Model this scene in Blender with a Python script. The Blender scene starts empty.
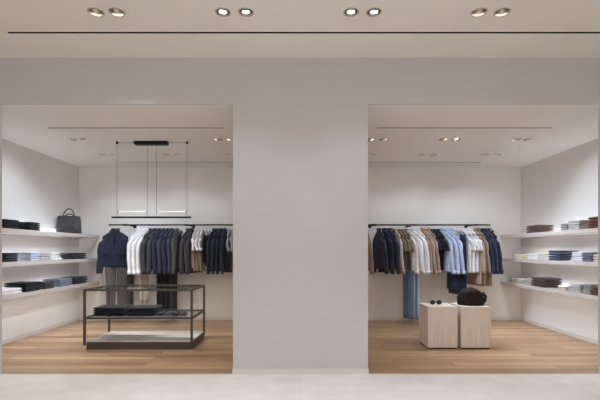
import bpy, bmesh, math, random
from mathutils import Vector, Matrix, noise

S = bpy.context.scene
COL = S.collection
PI = math.pi
F = 400.0            # focal length in pixels of the 600 px wide frame
EYE = 1.263
H_IN = 2.75          # ceiling of the two bays
H_OUT = 3.218        # ceiling in front of them
Y_F, Y_B = 4.07, 7.19


def X(px, d):
    return (px - 300.0) * d / F


# ------------------------------------------------------------------ materials
def lin(c):
    c = c / 255.0
    return c / 12.92 if c <= 0.04045 else ((c + 0.055) / 1.055) ** 2.4


def rgb(r, g, b):
    return (lin(r), lin(g), lin(b), 1.0)


def new_mat(name):
    m = bpy.data.materials.new(name)
    m.use_nodes = True
    nt = m.node_tree
    return m, nt, nt.nodes['Principled BSDF']


def N(nt, typ, **kw):
    n = nt.nodes.new(typ)
    for k, v in kw.items():
        setattr(n, k, v)
    return n


def mixcol(nt, fac, a, b, blend='MIX'):
    m = N(nt, 'ShaderNodeMix', data_type='RGBA', blend_type=blend)
    for sock, val in ((m.inputs[0], fac), (m.inputs[6], a), (m.inputs[7], b)):
        if isinstance(val, (int, float, tuple)):
            sock.default_value = val
        else:
            nt.links.new(val, sock)
    return m.outputs[2]


def mapped(nt, scale=(1, 1, 1), rot=(0, 0, 0)):
    tc = N(nt, 'ShaderNodeTexCoord')
    mp = N(nt, 'ShaderNodeMapping')
    mp.inputs['Scale'].default_value = scale
    mp.inputs['Rotation'].default_value = rot
    nt.links.new(tc.outputs['Object'], mp.inputs['Vector'])
    return mp.outputs['Vector']


def plaster(name, col, var=0.03):
    m, nt, p = new_mat(name)
    v = mapped(nt, (1.3, 1.3, 1.3))
    n = N(nt, 'ShaderNodeTexNoise')
    n.inputs['Scale'].default_value = 2.0
    n.inputs['Detail'].default_value = 6
    nt.links.new(v, n.inputs['Vector'])
    d = tuple(c * (1 - var * 2) for c in col[:3]) + (1,)
    nt.links.new(mixcol(nt, n.outputs['Fac'], d, col), p.inputs['Base Color'])
    p.inputs['Roughness'].default_value = 0.75
    b = N(nt, 'ShaderNodeBump')
    b.inputs['Strength'].default_value = 0.03
    n2 = N(nt, 'ShaderNodeTexNoise')
    n2.inputs['Scale'].default_value = 60
    nt.links.new(v, n2.inputs['Vector'])
    nt.links.new(n2.outputs['Fac'], b.inputs['Height'])
    nt.links.new(b.outputs['Normal'], p.inputs['Normal'])
    return m


def cloth(name, col, weave=0.12, rough=0.9, scale=240, fleck=None):
    m, nt, p = new_mat(name)
    v = mapped(nt, (1, 1, 1))
    n = N(nt, 'ShaderNodeTexNoise')
    n.inputs['Scale'].default_value = 9
    n.inputs['Detail'].default_value = 5
    nt.links.new(v, n.inputs['Vector'])
    a = tuple(c * (1 - weave) for c in col[:3]) + (1,)
    b = tuple(min(1, c * (1 + weave)) for c in col[:3]) + (1,)
    out = mixcol(nt, n.outputs['Fac'], a, b)
    if fleck:
        n3 = N(nt, 'ShaderNodeTexChecker')
        n3.inputs['Scale'].default_value = 42
        nt.links.new(v, n3.inputs['Vector'])
        n3.inputs['Color1'].default_value = (0, 0, 0, 1)
        n3.inputs['Color2'].default_value = (1, 1, 1, 1)
        n4 = N(nt, 'ShaderNodeTexNoise')
        n4.inputs['Scale'].default_value = 70
        nt.links.new(v, n4.inputs['Vector'])
        mu = N(nt, 'ShaderNodeMath', operation='MULTIPLY')
        nt.links.new(n3.outputs['Fac'], mu.inputs[0])
        nt.links.new(n4.outputs['Fac'], mu.inputs[1])
        out = mixcol(nt, mu.outputs[0], out, fleck)
    nt.links.new(out, p.inputs['Base Color'])
    p.inputs['Roughness'].default_value = rough
    p.inputs['Sheen Weight'].default_value = 0.12
    p.inputs['Specular IOR Level'].default_value = 0.2
    w = N(nt, 'ShaderNodeTexNoise')
    w.inputs['Scale'].default_value = scale
    nt.links.new(v, w.inputs['Vector'])
    bm_ = N(nt, 'ShaderNodeBump')
    bm_.inputs['Strength'].default_value = 0.15
    bm_.inputs['Distance'].default_value = 0.002
    nt.links.new(w.outputs['Fac'], bm_.inputs['Height'])
    nt.links.new(bm_.outputs['Normal'], p.inputs['Normal'])
    return m


def solid(name, col, rough=0.5, metal=0.0, var=0.06):
    m, nt, p = new_mat(name)
    n = N(nt, 'ShaderNodeTexNoise')
    n.inputs['Scale'].default_value = 25
    nt.links.new(mapped(nt), n.inputs['Vector'])
    a = tuple(c * (1 - var) for c in col[:3]) + (1,)
    b = tuple(min(1, c * (1 + var)) for c in col[:3]) + (1,)
    nt.links.new(mixcol(nt, n.outputs['Fac'], a, b), p.inputs['Base Color'])
    p.inputs['Roughness'].default_value = rough
    p.inputs['Metallic'].default_value = metal
    return m


def glow(name, col, strength):
    m, nt, p = new_mat(name)
    p.inputs['Base Color'].default_value = (0.8, 0.8, 0.8, 1)
    p.inputs['Emission Color'].default_value = col
    p.inputs['Emission Strength'].default_value = strength
    return m


def oak_floor():
    m, nt, p = new_mat('oak_floor')
    v = mapped(nt)
    br = N(nt, 'ShaderNodeTexBrick')
    br.offset = 0.37
    br.inputs['Scale'].default_value = 1.0
    br.inputs['Brick Width'].default_value = 1.7
    br.inputs['Row Height'].default_value = 0.125
    br.inputs['Mortar Size'].default_value = 0.0018
    br.inputs['Mortar Smooth'].default_value = 0.2
    br.inputs['Bias'].default_value = 0.0
    br.inputs['Color1'].default_value = rgb(*OAK1)
    br.inputs['Color2'].default_value = rgb(*OAK2)
    br.inputs['Mortar'].default_value = rgb(118, 84, 60)
    nt.links.new(v, br.inputs['Vector'])
    g = N(nt, 'ShaderNodeTexNoise')
    g.inputs['Scale'].default_value = 3.0
    g.inputs['Detail'].default_value = 8
    g.inputs['Roughness'].default_value = 0.65
    nt.links.new(mapped(nt, (0.9, 14, 1)), g.inputs['Vector'])
    ramp = N(nt, 'ShaderNodeValToRGB')
    ramp.color_ramp.elements[0].position = 0.3
    ramp.color_ramp.elements[0].color = (0.72, 0.66, 0.60, 1)
    ramp.color_ramp.elements[1].position = 0.7
    ramp.color_ramp.elements[1].color = (1, 1, 1, 1)
    nt.links.new(g.outputs['Fac'], ramp.inputs['Fac'])
    c = mixcol(nt, 0.8, br.outputs['Color'], ramp.outputs['Color'], 'MULTIPLY')
    nt.links.new(c, p.inputs['Base Color'])
    p.inputs['Roughness'].default_value = 0.42
    p.inputs['Specular IOR Level'].default_value = 0.35
    b = N(nt, 'ShaderNodeBump')
    b.inputs['Strength'].default_value = 0.08
    nt.links.new(g.outputs['Fac'], b.inputs['Height'])
    nt.links.new(b.outputs['Normal'], p.inputs['Normal'])
    return m


def stone_floor():
    m, nt, p = new_mat('pale_stone')
    v = mapped(nt)
    br = N(nt, 'ShaderNodeTexBrick')
    br.offset = 0.0
    br.inputs['Scale'].default_value = 1.0
    br.inputs['Brick Width'].default_value = 1.2
    br.inputs['Row Height'].default_value = 1.2
    br.inputs['Mortar Size'].default_value = 0.0015
    br.inputs['Color1'].default_value = rgb(*STONE1)
    br.inputs['Color2'].default_value = rgb(*STONE2)
    br.inputs['Mortar'].default_value = rgb(206, 200, 194)
    nt.links.new(v, br.inputs['Vector'])
    n = N(nt, 'ShaderNodeTexNoise')
    n.inputs['Scale'].default_value = 5
    n.inputs['Detail'].default_value = 9
    nt.links.new(v, n.inputs['Vector'])
    ramp = N(nt, 'ShaderNodeValToRGB')
    ramp.color_ramp.elements[0].position = 0.35
    ramp.color_ramp.elements[0].color = (0.92, 0.91, 0.89, 1)
    ramp.color_ramp.elements[1].position = 0.65
    ramp.color_ramp.elements[1].color = (1, 1, 1, 1)
    nt.links.new(n.outputs['Fac'], ramp.inputs['Fac'])
    nt.links.new(mixcol(nt, 1.0, br.outputs['Color'], ramp.outputs['Color'], 'MULTIPLY'), p.inputs['Base Color'])
    p.inputs['Roughness'].default_value = 0.45
    p.inputs['Specular IOR Level'].default_value = 0.3
    return m


def limed_oak(name, c1, c2, scale=(16, 16, 0.8)):
    m, nt, p = new_mat(name)
    n = N(nt, 'ShaderNodeTexNoise')
    n.inputs['Scale'].default_value = 3.5
    n.inputs['Detail'].default_value = 7
    n.inputs['Roughness'].default_value = 0.6
    nt.links.new(mapped(nt, scale), n.inputs['Vector'])
    ramp = N(nt, 'ShaderNodeValToRGB')
    ramp.color_ramp.elements[0].position = 0.32
    ramp.color_ramp.elements[0].color = c1
    ramp.color_ramp.elements[1].position = 0.66
    ramp.color_ramp.elements[1].color = c2
    nt.links.new(n.outputs['Fac'], ramp.inputs['Fac'])
    nt.links.new(ramp.outputs['Color'], p.inputs['Base Color'])
    p.inputs['Roughness'].default_value = 0.6
    b = N(nt, 'ShaderNodeBump')
    b.inputs['Strength'].default_value = 0.1
    nt.links.new(n.outputs['Fac'], b.inputs['Height'])
    nt.links.new(b.outputs['Normal'], p.inputs['Normal'])
    return m


def base_stripe_mat():
    # pale and taupe blocks in offset rows across the display base
    m, nt, p = new_mat('pale_stripes')
    br = N(nt, 'ShaderNodeTexBrick')
    br.offset = 0.45
    br.inputs['Scale'].default_value = 1.0
    br.inputs['Brick Width'].default_value = 0.46
    br.inputs['Row Height'].default_value = 0.085
    br.inputs['Mortar Size'].default_value = 0.001
    br.inputs['Color1'].default_value = rgb(240, 236, 231)
    br.inputs['Color2'].default_value = rgb(196, 181, 167)
    br.inputs['Mortar'].default_value = rgb(150, 138, 126)
    nt.links.new(mapped(nt), br.inputs['Vector'])
    nt.links.new(br.outputs['Color'], p.inputs['Base Color'])
    p.inputs['Roughness'].default_value = 0.4
    return m


def glass_mat():
    m, nt, p = new_mat('clear_glass')
    nt.nodes.remove(p)
    tr = N(nt, 'ShaderNodeBsdfTransparent')
    tr.inputs['Color'].default_value = (0.98, 0.99, 0.985, 1)
    gl_ = N(nt, 'ShaderNodeBsdfGlossy')
    gl_.inputs['Roughness'].default_value = 0.02
    lw = N(nt, 'ShaderNodeLayerWeight')
    pw = N(nt, 'ShaderNodeMath', operation='POWER')
    pw.inputs[1].default_value = 4.0
    nt.links.new(lw.outputs['Facing'], pw.inputs[0])
    fr = N(nt, 'ShaderNodeMath', operation='MULTIPLY_ADD')
    fr.inputs[1].default_value = 0.45
    fr.inputs[2].default_value = 0.02
    nt.links.new(pw.outputs[0], fr.inputs[0])
    mx = N(nt, 'ShaderNodeMixShader')
    nt.links.new(fr.outputs[0], mx.inputs[0])
    nt.links.new(tr.outputs[0], mx.inputs[1])
    nt.links.new(gl_.outputs[0], mx.inputs[2])
    out = [n for n in nt.nodes if n.type == 'OUTPUT_MATERIAL'][0]
    nt.links.new(mx.outputs[0], out.inputs['Surface'])
    return m


OAK1, OAK2 = (202, 171, 136), (160, 129, 100)
STONE1, STONE2 = (226, 222, 218), (223, 219, 214)
M = {}
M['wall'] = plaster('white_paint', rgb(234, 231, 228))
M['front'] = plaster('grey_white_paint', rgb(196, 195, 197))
M['ceil'] = plaster('ceiling_paint', rgb(234, 229, 224))
M['trim'] = solid('trim_paint', rgb(216, 211, 206), 0.5, var=0.01)
M['shelf'] = solid('shelf_lacquer', rgb(200, 190, 184), 0.45, var=0.02)
M['oak'] = oak_floor()
M['stone'] = stone_floor()
M['plinth'] = limed_oak('limed_oak', rgb(206, 192, 178), rgb(224, 213, 202))
M['deck_stripes'] = base_stripe_mat()
M['bronze'] = solid('dark_bronze', rgb(78, 70, 66), 0.45, 0.2)
M['black'] = solid('black_metal', rgb(30, 29, 30), 0.45, 0.3)
M['slot'] = solid('black_slot', rgb(22, 18, 17), 0.8)
M['hang'] = solid('black_wood', rgb(30, 28, 29), 0.4)
M['glass'] = glass_mat()
M['ring'] = solid('lamp_ring_white', rgb(190, 178, 168), 0.45)
M['cup'] = solid('lamp_recess_grey', rgb(150, 138, 128), 0.5)
M['alu'] = solid('brushed_aluminium', rgb(190, 184, 176), 0.35, 0.8)
M['lens'] = glow('lamp_glow', (1.0, 0.95, 0.88, 1), 14.0)
M['tube'] = glow('slim_tube_glow', (1.0, 0.88, 0.70, 1), 0.75)
M['strip'] = glow('shelf_strip_glow', (0.94, 0.98, 1.03, 1), 52.0)
M['under_fill'] = glow('added_under_shelf_fill', (0.94, 0.98, 1.03, 1), 21.0)  # emission of the added fill below the lowest shelves
M['leather'] = solid('grey_leather', rgb(52, 51, 55), 0.5, var=0.45)
M['leather_dark'] = solid('black_leather', rgb(42, 40, 42), 0.45, var=0.2)
M['brownleather'] = cloth('dark_brown_nap', rgb(36, 25, 22), 0.5, 0.8, 90)
M['brownleather'].node_tree.nodes['Principled BSDF'].inputs['Sheen Weight'].default_value = 0.0
M['lensglass'] = solid('smoked_lens', rgb(40, 34, 32), 0.15)

COLS = {
    'navy': (43, 45, 64), 'navy2': (53, 56, 78), 'midnight': (31, 31, 43), 'charcoal': (60, 59, 65), 'black': (25, 25, 31),
    'white': (226, 224, 226), 'offwhite': (222, 215, 207), 'greytrouser': (96, 93, 92), 'darkgrey': (66, 64, 66),
    'beige': (206, 186, 168), 'tan': (160, 138, 122), 'camel': (174, 152, 134), 'taupe': (138, 120, 106),
    'brown': (112, 90, 76), 'skyblue': (178, 188, 212), 'washblue': (188, 200, 220), 'midblue': (110, 128, 158),
    'denim': (48, 56, 84), 'deepdenim': (38, 42, 60), 'palegrey': (170, 170, 182), 'greige': (196, 186, 178),
    'cream': (226, 214, 190), 'khaki': (176, 158, 124), 'coffee': (92, 72, 64), 'darkcoffee': (68, 56, 52),
    'oxblood': (92, 48, 44), 'slate': (104, 108, 124), 'stripe': (206, 208, 216), 'ltgrey': (176, 172, 170), 'midgrey': (140, 136, 134),
    'bluegrey': (120, 126, 140), 'inky': (37, 38, 50), 'sand': (206, 194, 178), 'steel': (100, 102, 110),
}
for k_, c_ in COLS.items():
    M[k_] = cloth('cloth_' + k_, rgb(*c_))
M['tweed'] = cloth('cloth_tweed', rgb(158, 140, 126), 0.2, fleck=rgb(96, 80, 72))
M['plaid'] = cloth('cloth_check', rgb(58, 56, 62), 0.2, fleck=rgb(120, 116, 120))


# ------------------------------------------------------------------ mesh building
class MB:
    def __init__(s):
        s.v, s.f = [], []

    def add(s, vs, fs):
        b = len(s.v)
        s.v.extend([tuple(v) for v in vs])
        s.f.extend([tuple(b + i for i in f) for f in fs])

    def box(s, x0, x1, y0, y1, z0, z1):
        vs = [(x, y, z) for z in (z0, z1) for y in (y0, y1) for x in (x0, x1)]
        s.add(vs, [(0, 2, 3, 1), (4, 5, 7, 6), (0, 1, 5, 4), (2, 6, 7, 3), (0, 4, 6, 2), (1, 3, 7, 5)])
        return s

    def rings(s, rings, cap0=True, cap1=True, closed=True):
        n = len(rings[0])
        vs = [p for r in rings for p in r]
        fs = []
        for i in range(len(rings) - 1):
            for j in range(n if closed else n - 1):
                k = (j + 1) % n
                fs.append((i * n + j, i * n + k, (i + 1) * n + k, (i + 1) * n + j))
        if cap0:
            fs.append(tuple(reversed(range(n))))
        if cap1:
            fs.append(tuple((len(rings) - 1) * n + j for j in range(n)))
        s.add(vs, fs)
        return s

    def tube(s, pts, r, n=8, caps=True):
        pts = [Vector(p) for p in pts]
        rs = r if isinstance(r, (list, tuple)) else [r] * len(pts)
        out = []
        ref = None
        for i, p in enumerate(pts):
            t = (pts[min(i + 1, len(pts) - 1)] - pts[max(i - 1, 0)]).normalized()
            if ref is None:
                ref = Vector((0, 0, 1)) if abs(t.z) < 0.9 else Vector((1, 0, 0))
            a = t.cross(ref)
            if a.length < 1e-4:
                ref = Vector((0, 1, 0))
                a = t.cross(ref)
            a.normalize()
            b = a.cross(t).normalized()
            ref = b
            out.append([p + a * (rs[i] * math.cos(2 * PI * k / n)) + b * (rs[i] * math.sin(2 * PI * k / n)) for k in range(n)])
        return s.rings(out, caps, caps)

    def lathe(s, prof, n=24, origin=(0, 0, 0)):
        o = Vector(origin)
        rs = [[o + Vector((r * math.cos(2 * PI * k / n), r * math.sin(2 * PI * k / n), z)) for k in range(n)] for r, z in prof]
        return s.rings(rs, True, True)

    def xform(s, m):
        s.v = [tuple(m @ Vector(v)) for v in s.v]
        return s

    def mesh(s, name, smooth=False, bevel=0.0, seg=2):
        bm = bmesh.new()
        vs = [bm.verts.new(v) for v in s.v]
        for f in s.f:
            try:
                bm.faces.new([vs[i] for i in f])
            except ValueError:
                pass
        bmesh.ops.recalc_face_normals(bm, faces=bm.faces)
        if bevel:
            bmesh.ops.bevel(bm, geom=[e for e in bm.edges if e.is_manifold and e.calc_face_angle(0) > 0.5], offset=bevel, segments=seg,
                            affect='EDGES', profile=0.5)
        me = bpy.data.meshes.new(name)
        bm.to_mesh(me)
        bm.free()
        if smooth:
            for p in me.polygons:
                p.use_smooth = True
            if smooth is not True:
                me.set_sharp_from_angle(angle=smooth)
        return me

    def build(s, name, mat, parent=None, smooth=False, bevel=0.0, loc=None, seg=2):
        me = s.mesh(name, smooth, bevel, seg)
        me.materials.append(M[mat] if isinstance(mat, str) else mat)
        o = bpy.data.objects.new(name, me)
        COL.objects.link(o)
        if parent:
            o.parent = parent
        if loc:
            o.location = loc
        return o


def thing(name, label, cat, loc=(0, 0, 0), rz=0.0, group=None):
    o = bpy.data.objects.new(name, None)
    COL.objects.link(o)
    o.empty_display_size = 0.05
    o.location = loc
    o.rotation_euler = (0, 0, rz)
    return tag(o, label, cat, group)


def tag(o, label, cat, group=None):
    o['label'] = label
    o['category'] = cat
    if group:
        o['group'] = group
    return o


def struct(o):
    o['kind'] = 'structure'
    return o


def dup(root, loc, rz, label, group=None):
    r = root.copy()
    COL.objects.link(r)
    r.location = loc
    r.rotation_euler = (0, 0, rz)
    tag(r, label, root['category'], group)
    for ch in root.children:
        c = ch.copy()
        COL.objects.link(c)
        c.parent = r
        for g in ch.children:
            d = g.copy()
            COL.objects.link(d)
            d.parent = c
    return r


ORD = ['first', 'second', 'third', 'fourth', 'fifth', 'sixth', 'seventh', 'eighth']
NUM = ['zero', 'one', 'two', 'three', 'four', 'five', 'six', 'seven', 'eight', 'nine']

# ------------------------------------------------------------------ room shell
struct(MB().box(-6, 6, -4, Y_F, -0.06, 0).build('floor', 'stone'))
struct(MB().box(-4.2, 4.2, Y_F, Y_B + 0.1, -0.06, 0).build('floor_wood', 'oak'))
PX0, PX1 = X(233, Y_F), X(368, Y_F)
JX = 298 * Y_F / F
SX = 221 * Y_B / F      # inner face of the side walls
wf = MB()
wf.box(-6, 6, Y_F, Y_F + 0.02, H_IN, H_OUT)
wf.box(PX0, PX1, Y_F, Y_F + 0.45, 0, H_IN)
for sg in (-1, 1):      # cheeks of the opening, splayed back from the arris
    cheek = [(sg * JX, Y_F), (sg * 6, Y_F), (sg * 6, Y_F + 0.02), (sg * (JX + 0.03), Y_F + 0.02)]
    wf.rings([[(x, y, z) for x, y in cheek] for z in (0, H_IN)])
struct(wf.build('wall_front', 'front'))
struct(MB().box(-SX - 0.12, -SX, Y_F + 0.02, Y_B, 0, H_IN).build('wall_left', 'wall'))
struct(MB().box(SX, SX + 0.12, Y_F + 0.02, Y_B, 0, H_IN).build('wall_right', 'wall'))
struct(MB().box(-SX - 0.12, SX + 0.12, Y_B, Y_B + 0.12, 0, H_IN).build('wall_back', 'wall'))
struct(MB().box(-6.12, -6, -4, Y_F, 0, H_OUT).build('wall_outer_left', 'wall'))
struct(MB().box(6, 6.12, -4, Y_F, 0, H_OUT).build('wall_outer_right', 'wall'))
BH, BT = 0.055, 0.006
struct(MB().box(PX0 - BT, PX1 + BT, Y_F - BT, Y_F, 0, BH).build('baseboard_pillar', 'trim'))
struct(MB().box(-SX, SX, Y_B - BT, Y_B, 0, BH).build('baseboard_back', 'trim'))
struct(MB().box(-SX, -SX + BT, Y_F + 0.02, Y_B - BT, 0, BH).build('baseboard_left', 'trim'))
struct(MB().box(SX - BT, SX, Y_F + 0.02, Y_B - BT, 0, BH).build('baseboard_right', 'trim'))

# --- ceilings with real openings for the lamps and the slots
D_OUT, D_R1, D_R2 = 3.29, 5.38, 6.26
OUT_PX = [96, 117, 223, 246, 351, 374, 479, 502]
R1_PX = [72, 85, 218, 231, 370, 383, 443, 456, 516, 528]
R2_PX = [103, 115, 167, 178, 229, 371, 421, 433, 485, 497]
LR = 0.058
SLOTS = [  # name place, x0, x1, y, half width, ceiling height
    ('outer', X(7, 3.6), 4.6, 3.60, 0.015, H_OUT),
    ('table', X(47, 4.875), X(223.5, 4.875), 4.875, 0.015, H_IN),
    ('plinth', X(377, 4.875), X(553, 4.875), 4.875, 0.015, H_IN),
    ('back', X(119, 6.79), X(481, 6.79), 6.79, 0.013, H_IN),
]


def ceiling(name, box, holes, slots, z):
    o = MB().box(*box).build(name, 'ceil')
    c = MB()
    for x, y in holes:
        c.rings([[(x + LR * math.cos(2 * PI * k / 24), y + LR * math.sin(2 * PI * k / 24), zz) for k in range(24)] for zz in (z - 0.02, z + 0.075)])
    for sl in slots:
        c.box(sl[1], sl[2], sl[3] - sl[4], sl[3] + sl[4], z - 0.02, z + 0.04)
    cut = c.build('cutter', 'ceil')
    md = o.modifiers.new('holes', 'BOOLEAN')
    md.object = cut
    md.operation = 'DIFFERENCE'
    md.solver = 'EXACT'
    bpy.context.view_layer.update()
    me = bpy.data.meshes.new_from_object(o.evaluated_get(bpy.context.evaluated_depsgraph_get()))
    o.modifiers.clear()
    o.data = me
    bpy.data.objects.remove(cut, do_unlink=True)
    return struct(o)


oh = [(X(p, D_OUT), D_OUT) for p in OUT_PX]
ih = [(X(p, D_R1), D_R1) for p in R1_PX] + [(X(p, D_R2), D_R2) for p in R2_PX]
ceiling('ceiling', (-6, 6, -4, Y_F + 0.02, H_OUT, H_OUT + 0.12), oh, SLOTS[:1], H_OUT)
ceiling('ceiling_bay', (-SX - 0.12, SX + 0.12, Y_F + 0.02, Y_B + 0.12, H_IN, H_IN + 0.12), ih, SLOTS[1:], H_IN)

slot_label = {
    'outer': 'long thin black slot running across the outer ceiling before the pillar',
    'table': 'thin black ceiling slot nearer the opening, above the glass table bay',
    'plinth': 'thin black ceiling slot nearer the opening, above the plinth bay',
    'back': 'thin dark ceiling slot running close to the back wall of both bays',
}
for nm, x0, x1, y, hw, z in SLOTS:
    m_ = MB()
    g = 0.0015
    m_.box(x0 + g, x1 - g, y - hw + g, y + hw - g, z + 0.030, z + 0.038)
    m_.box(x0 + g, x1 - g, y - hw + g, y - hw + 0.004, z + 0.001, z + 0.030)
    m_.box(x0 + g, x1 - g, y + hw - 0.004, y + hw - g, z + 0.001, z + 0.030)
    tag(m_.build('ceiling_slot', 'slot'), slot_label[nm], 'ceiling slot', 'linear slots in the ceilings')


# ------------------------------------------------------------------ recessed lamps
def downlight_proto():
    r = thing('ceiling_downlight', 'x', 'ceiling light')
    MB().rings([[(a * math.cos(2 * PI * k / 28), a * math.sin(2 * PI * k / 28), z) for k in range(28)]
                for a, z in ((0.053, 0.006), (0.056, -0.003), (0.063, -0.0035), (0.066, -0.0005), (0.0575, -0.0002), (0.0575, 0.006))] , False, False).build('trim_ring', 'ring', r, True)
    MB().rings([[(a * math.cos(2 * PI * k / 28), a * math.sin(2 * PI * k / 28), z) for k in range(28)]
                for a, z in ((0.0555, 0.002), (0.055, 0.068), (0.02, 0.070))], False, True).build('recess', 'cup', r, True)
    return r


def head_mesh():
    h = MB()
    h.rings([[(a * math.cos(2 * PI * k / 24), a * math.sin(2 * PI * k / 24), z) for k in range(24)]
             for a, z in ((0.012, 0.048), (0.034, 0.046), (0.038, 0.040), (0.038, -0.016), (0.035, -0.018), (0.033, -0.016), (0.030, -0.004))], True, True)
    me = h.mesh('lamp_head', math.radians(40))
    me.materials.append(M['alu'])
    l = MB()
    l.rings([[(a * math.cos(2 * PI * k / 20), a * math.sin(2 * PI * k / 20), z) for k in range(20)]
             for a, z in ((0.0295, -0.0045), (0.024, -0.0095), (0.012, -0.0125))], True, True)
    le = l.mesh('lens', True)
    le.materials.append(M['lens'])
    return me, le


HEAD, LENS = head_mesh()
PROTO = downlight_proto()
FIRST = [True]


def downlight(x, y, z, aim, label, group, watts, cone, blend=0.6, col=(0.85, 0.97, 1.11)):
    if FIRST[0]:
        r = PROTO
        r.location = (x, y, z)
        tag(r, label, 'ceiling light', group)
        FIRST[0] = False
    else:
        r = PROTO.copy()
        COL.objects.link(r)
        r.location = (x, y, z)
        tag(r, label, 'ceiling light', group)
        for ch in [c for c in PROTO.children if c.name.split('.')[0] in ('trim_ring', 'recess')]:
            c = ch.copy()
            COL.objects.link(c)
            c.parent = r
    d = (Vector(aim) - Vector((x, y, z))).normalized()
    q = Vector((0, 0, -1)).rotation_difference(d)
    e = q.to_euler()
    hd = bpy.data.objects.new('lamp_head', HEAD)
    COL.objects.link(hd)
    hd.parent = r
    hd.rotation_euler = e
    hd.location = (0, 0, 0.016)
    ln = bpy.data.objects.new('lens', LENS)
    COL.objects.link(ln)
    ln.parent = hd
    L = bpy.data.lights.new('spot_beam', 'SPOT')
    L.energy = watts
    L.spot_size = math.radians(cone)
    L.spot_blend = blend
    L.shadow_soft_size = 0.10
    L.color = col
    lo = bpy.data.objects.new('spot_beam', L)
    COL.objects.link(lo)
    lo.location = Vector((x, y, z + 0.012)) + d * 0.034
    lo.rotation_euler = Vector((0, 0, -1)).rotation_difference(d).to_euler()
    return r


W_R2 = 12.5
WO = [70, 70, 24, 21, 21, 24, 70, 70]
CO = [52, 52, 104, 104, 104, 104, 52, 52]
W1 = [42, 66, 132, 132, 132, 132, 120, 52, 46, 42]
C1 = [120, 110, 76, 76, 76, 76, 76, 110, 110, 120]
aims_out = [(-2.5, 5.3, 0.4), (-1.9, 5.6, 0.4), (-0.72, 3.42, 0.0), (-0.45, 3.50, 0.0),
            (0.45, 3.42, 0.0), (0.62, 3.50, 0.0), (1.9, 5.4, 0.3), (2.5, 5.4, 0.4)]
for i, (p, a) in enumerate(zip(OUT_PX, aims_out)):
    downlight(X(p, D_OUT), D_OUT, H_OUT, a, 'round recessed lamp in outer ceiling, ' + ORD[i] + ' of eight from the table side',
              'lamps in the outer ceiling', WO[i], CO[i], 1.0)
aims1 = [(-3.97, 5.2, 1.0), (-3.0, 6.5, 0.3), (-3.9, 5.2, 0.15), (-3.9, 6.2, 0.15), (3.9, 6.2, 0.15), (3.9, 5.2, 0.15), (3.9, 5.7, 0.1), (2.6, 5.1, 0.0),
         (2.6, 6.4, 0.4), (3.97, 5.2, 1.0)]
for i, (p, a) in enumerate(zip(R1_PX, aims1)):
    bay, k, n = ('glass table', i, 4) if i < 4 else ('plinth', i - 4, 6)
    o_ = ORD[k] if i < 4 else ORD[n - 1 - k]
    downlight(X(p, D_R1), D_R1, H_IN, a, f'recessed lamp, {bay} bay front row, {o_} of {NUM[n]} from side wall',
              'front row lamps of the bays', W1[i], C1[i], 0.9)
for i, p in enumerate(R2_PX):
    x = X(p, D_R2)
    bay, k, n = ('glass table', i, 5) if i < 5 else ('plinth', i - 5, 5)
    o_ = ORD[k] if i < 5 else ORD[n - 1 - k]
    downlight(x, D_R2, H_IN, (x * 1.02, 7.0, 1.25), f'recessed lamp, {bay} bay back row, {o_} of five from side wall',
              'back row lamps of the bays', W_R2, 100, 0.7)

# ------------------------------------------------------------------ wall shelves
SHX = 3.6
SH_Z = [1.53, 1.113, 0.702]
SH_L = {(-1, 0): 'upper pale wall shelf carrying the dark tote bag', (-1, 1): 'middle pale wall shelf carrying light blue and white shirts',
        (-1, 2): 'lower pale wall shelf behind the glass table', (1, 0): 'upper pale wall shelf with brown and grey folded knits',
        (1, 1): 'middle pale wall shelf with folded blue jeans', (1, 2): 'lower pale wall shelf beyond the plinths'}
for sd in (-1, 1):
    for k, z in enumerate(SH_Z):
        a, b = sorted((sd * SHX, sd * (SX - 0.001)))
        o = MB().box(a, b, Y_F + 0.05, Y_B - 0.001, z - 0.052, z).build('wall_shelf', 'shelf', bevel=0.003)
        tag(o, SH_L[(sd, k)], 'shelf', 'floating wall shelves')
        u = sd * (SX - 0.002)
        MB().box(min(u, u - sd * .012), max(u, u - sd * .012), Y_F + 0.3, Y_B - 0.45, z + 0.0005, z + 0.004).build('light_strip', 'strip', o)
        if k == 2:
            u = sd * (SHX + 0.06)
            MB().box(min(u, u + sd * .014), max(u, u + sd * .014), Y_F + 0.3, Y_B - 0.3, z - 0.056, z - 0.0525).build('added_under_fill', 'under_fill', o)  # added emitter, hidden beneath the shelf, to brighten the lower side wall
        # wall cleat under the slab
        u = sd * (SX - 0.012)
        MB().box(min(u, sd * (SX - 0.001)), max(u, sd * (SX - 0.001)), Y_F + 0.6, Y_B - 0.1, z - 0.0665, z - 0.0525).build('wall_cleat', 'shelf', o)


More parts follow.
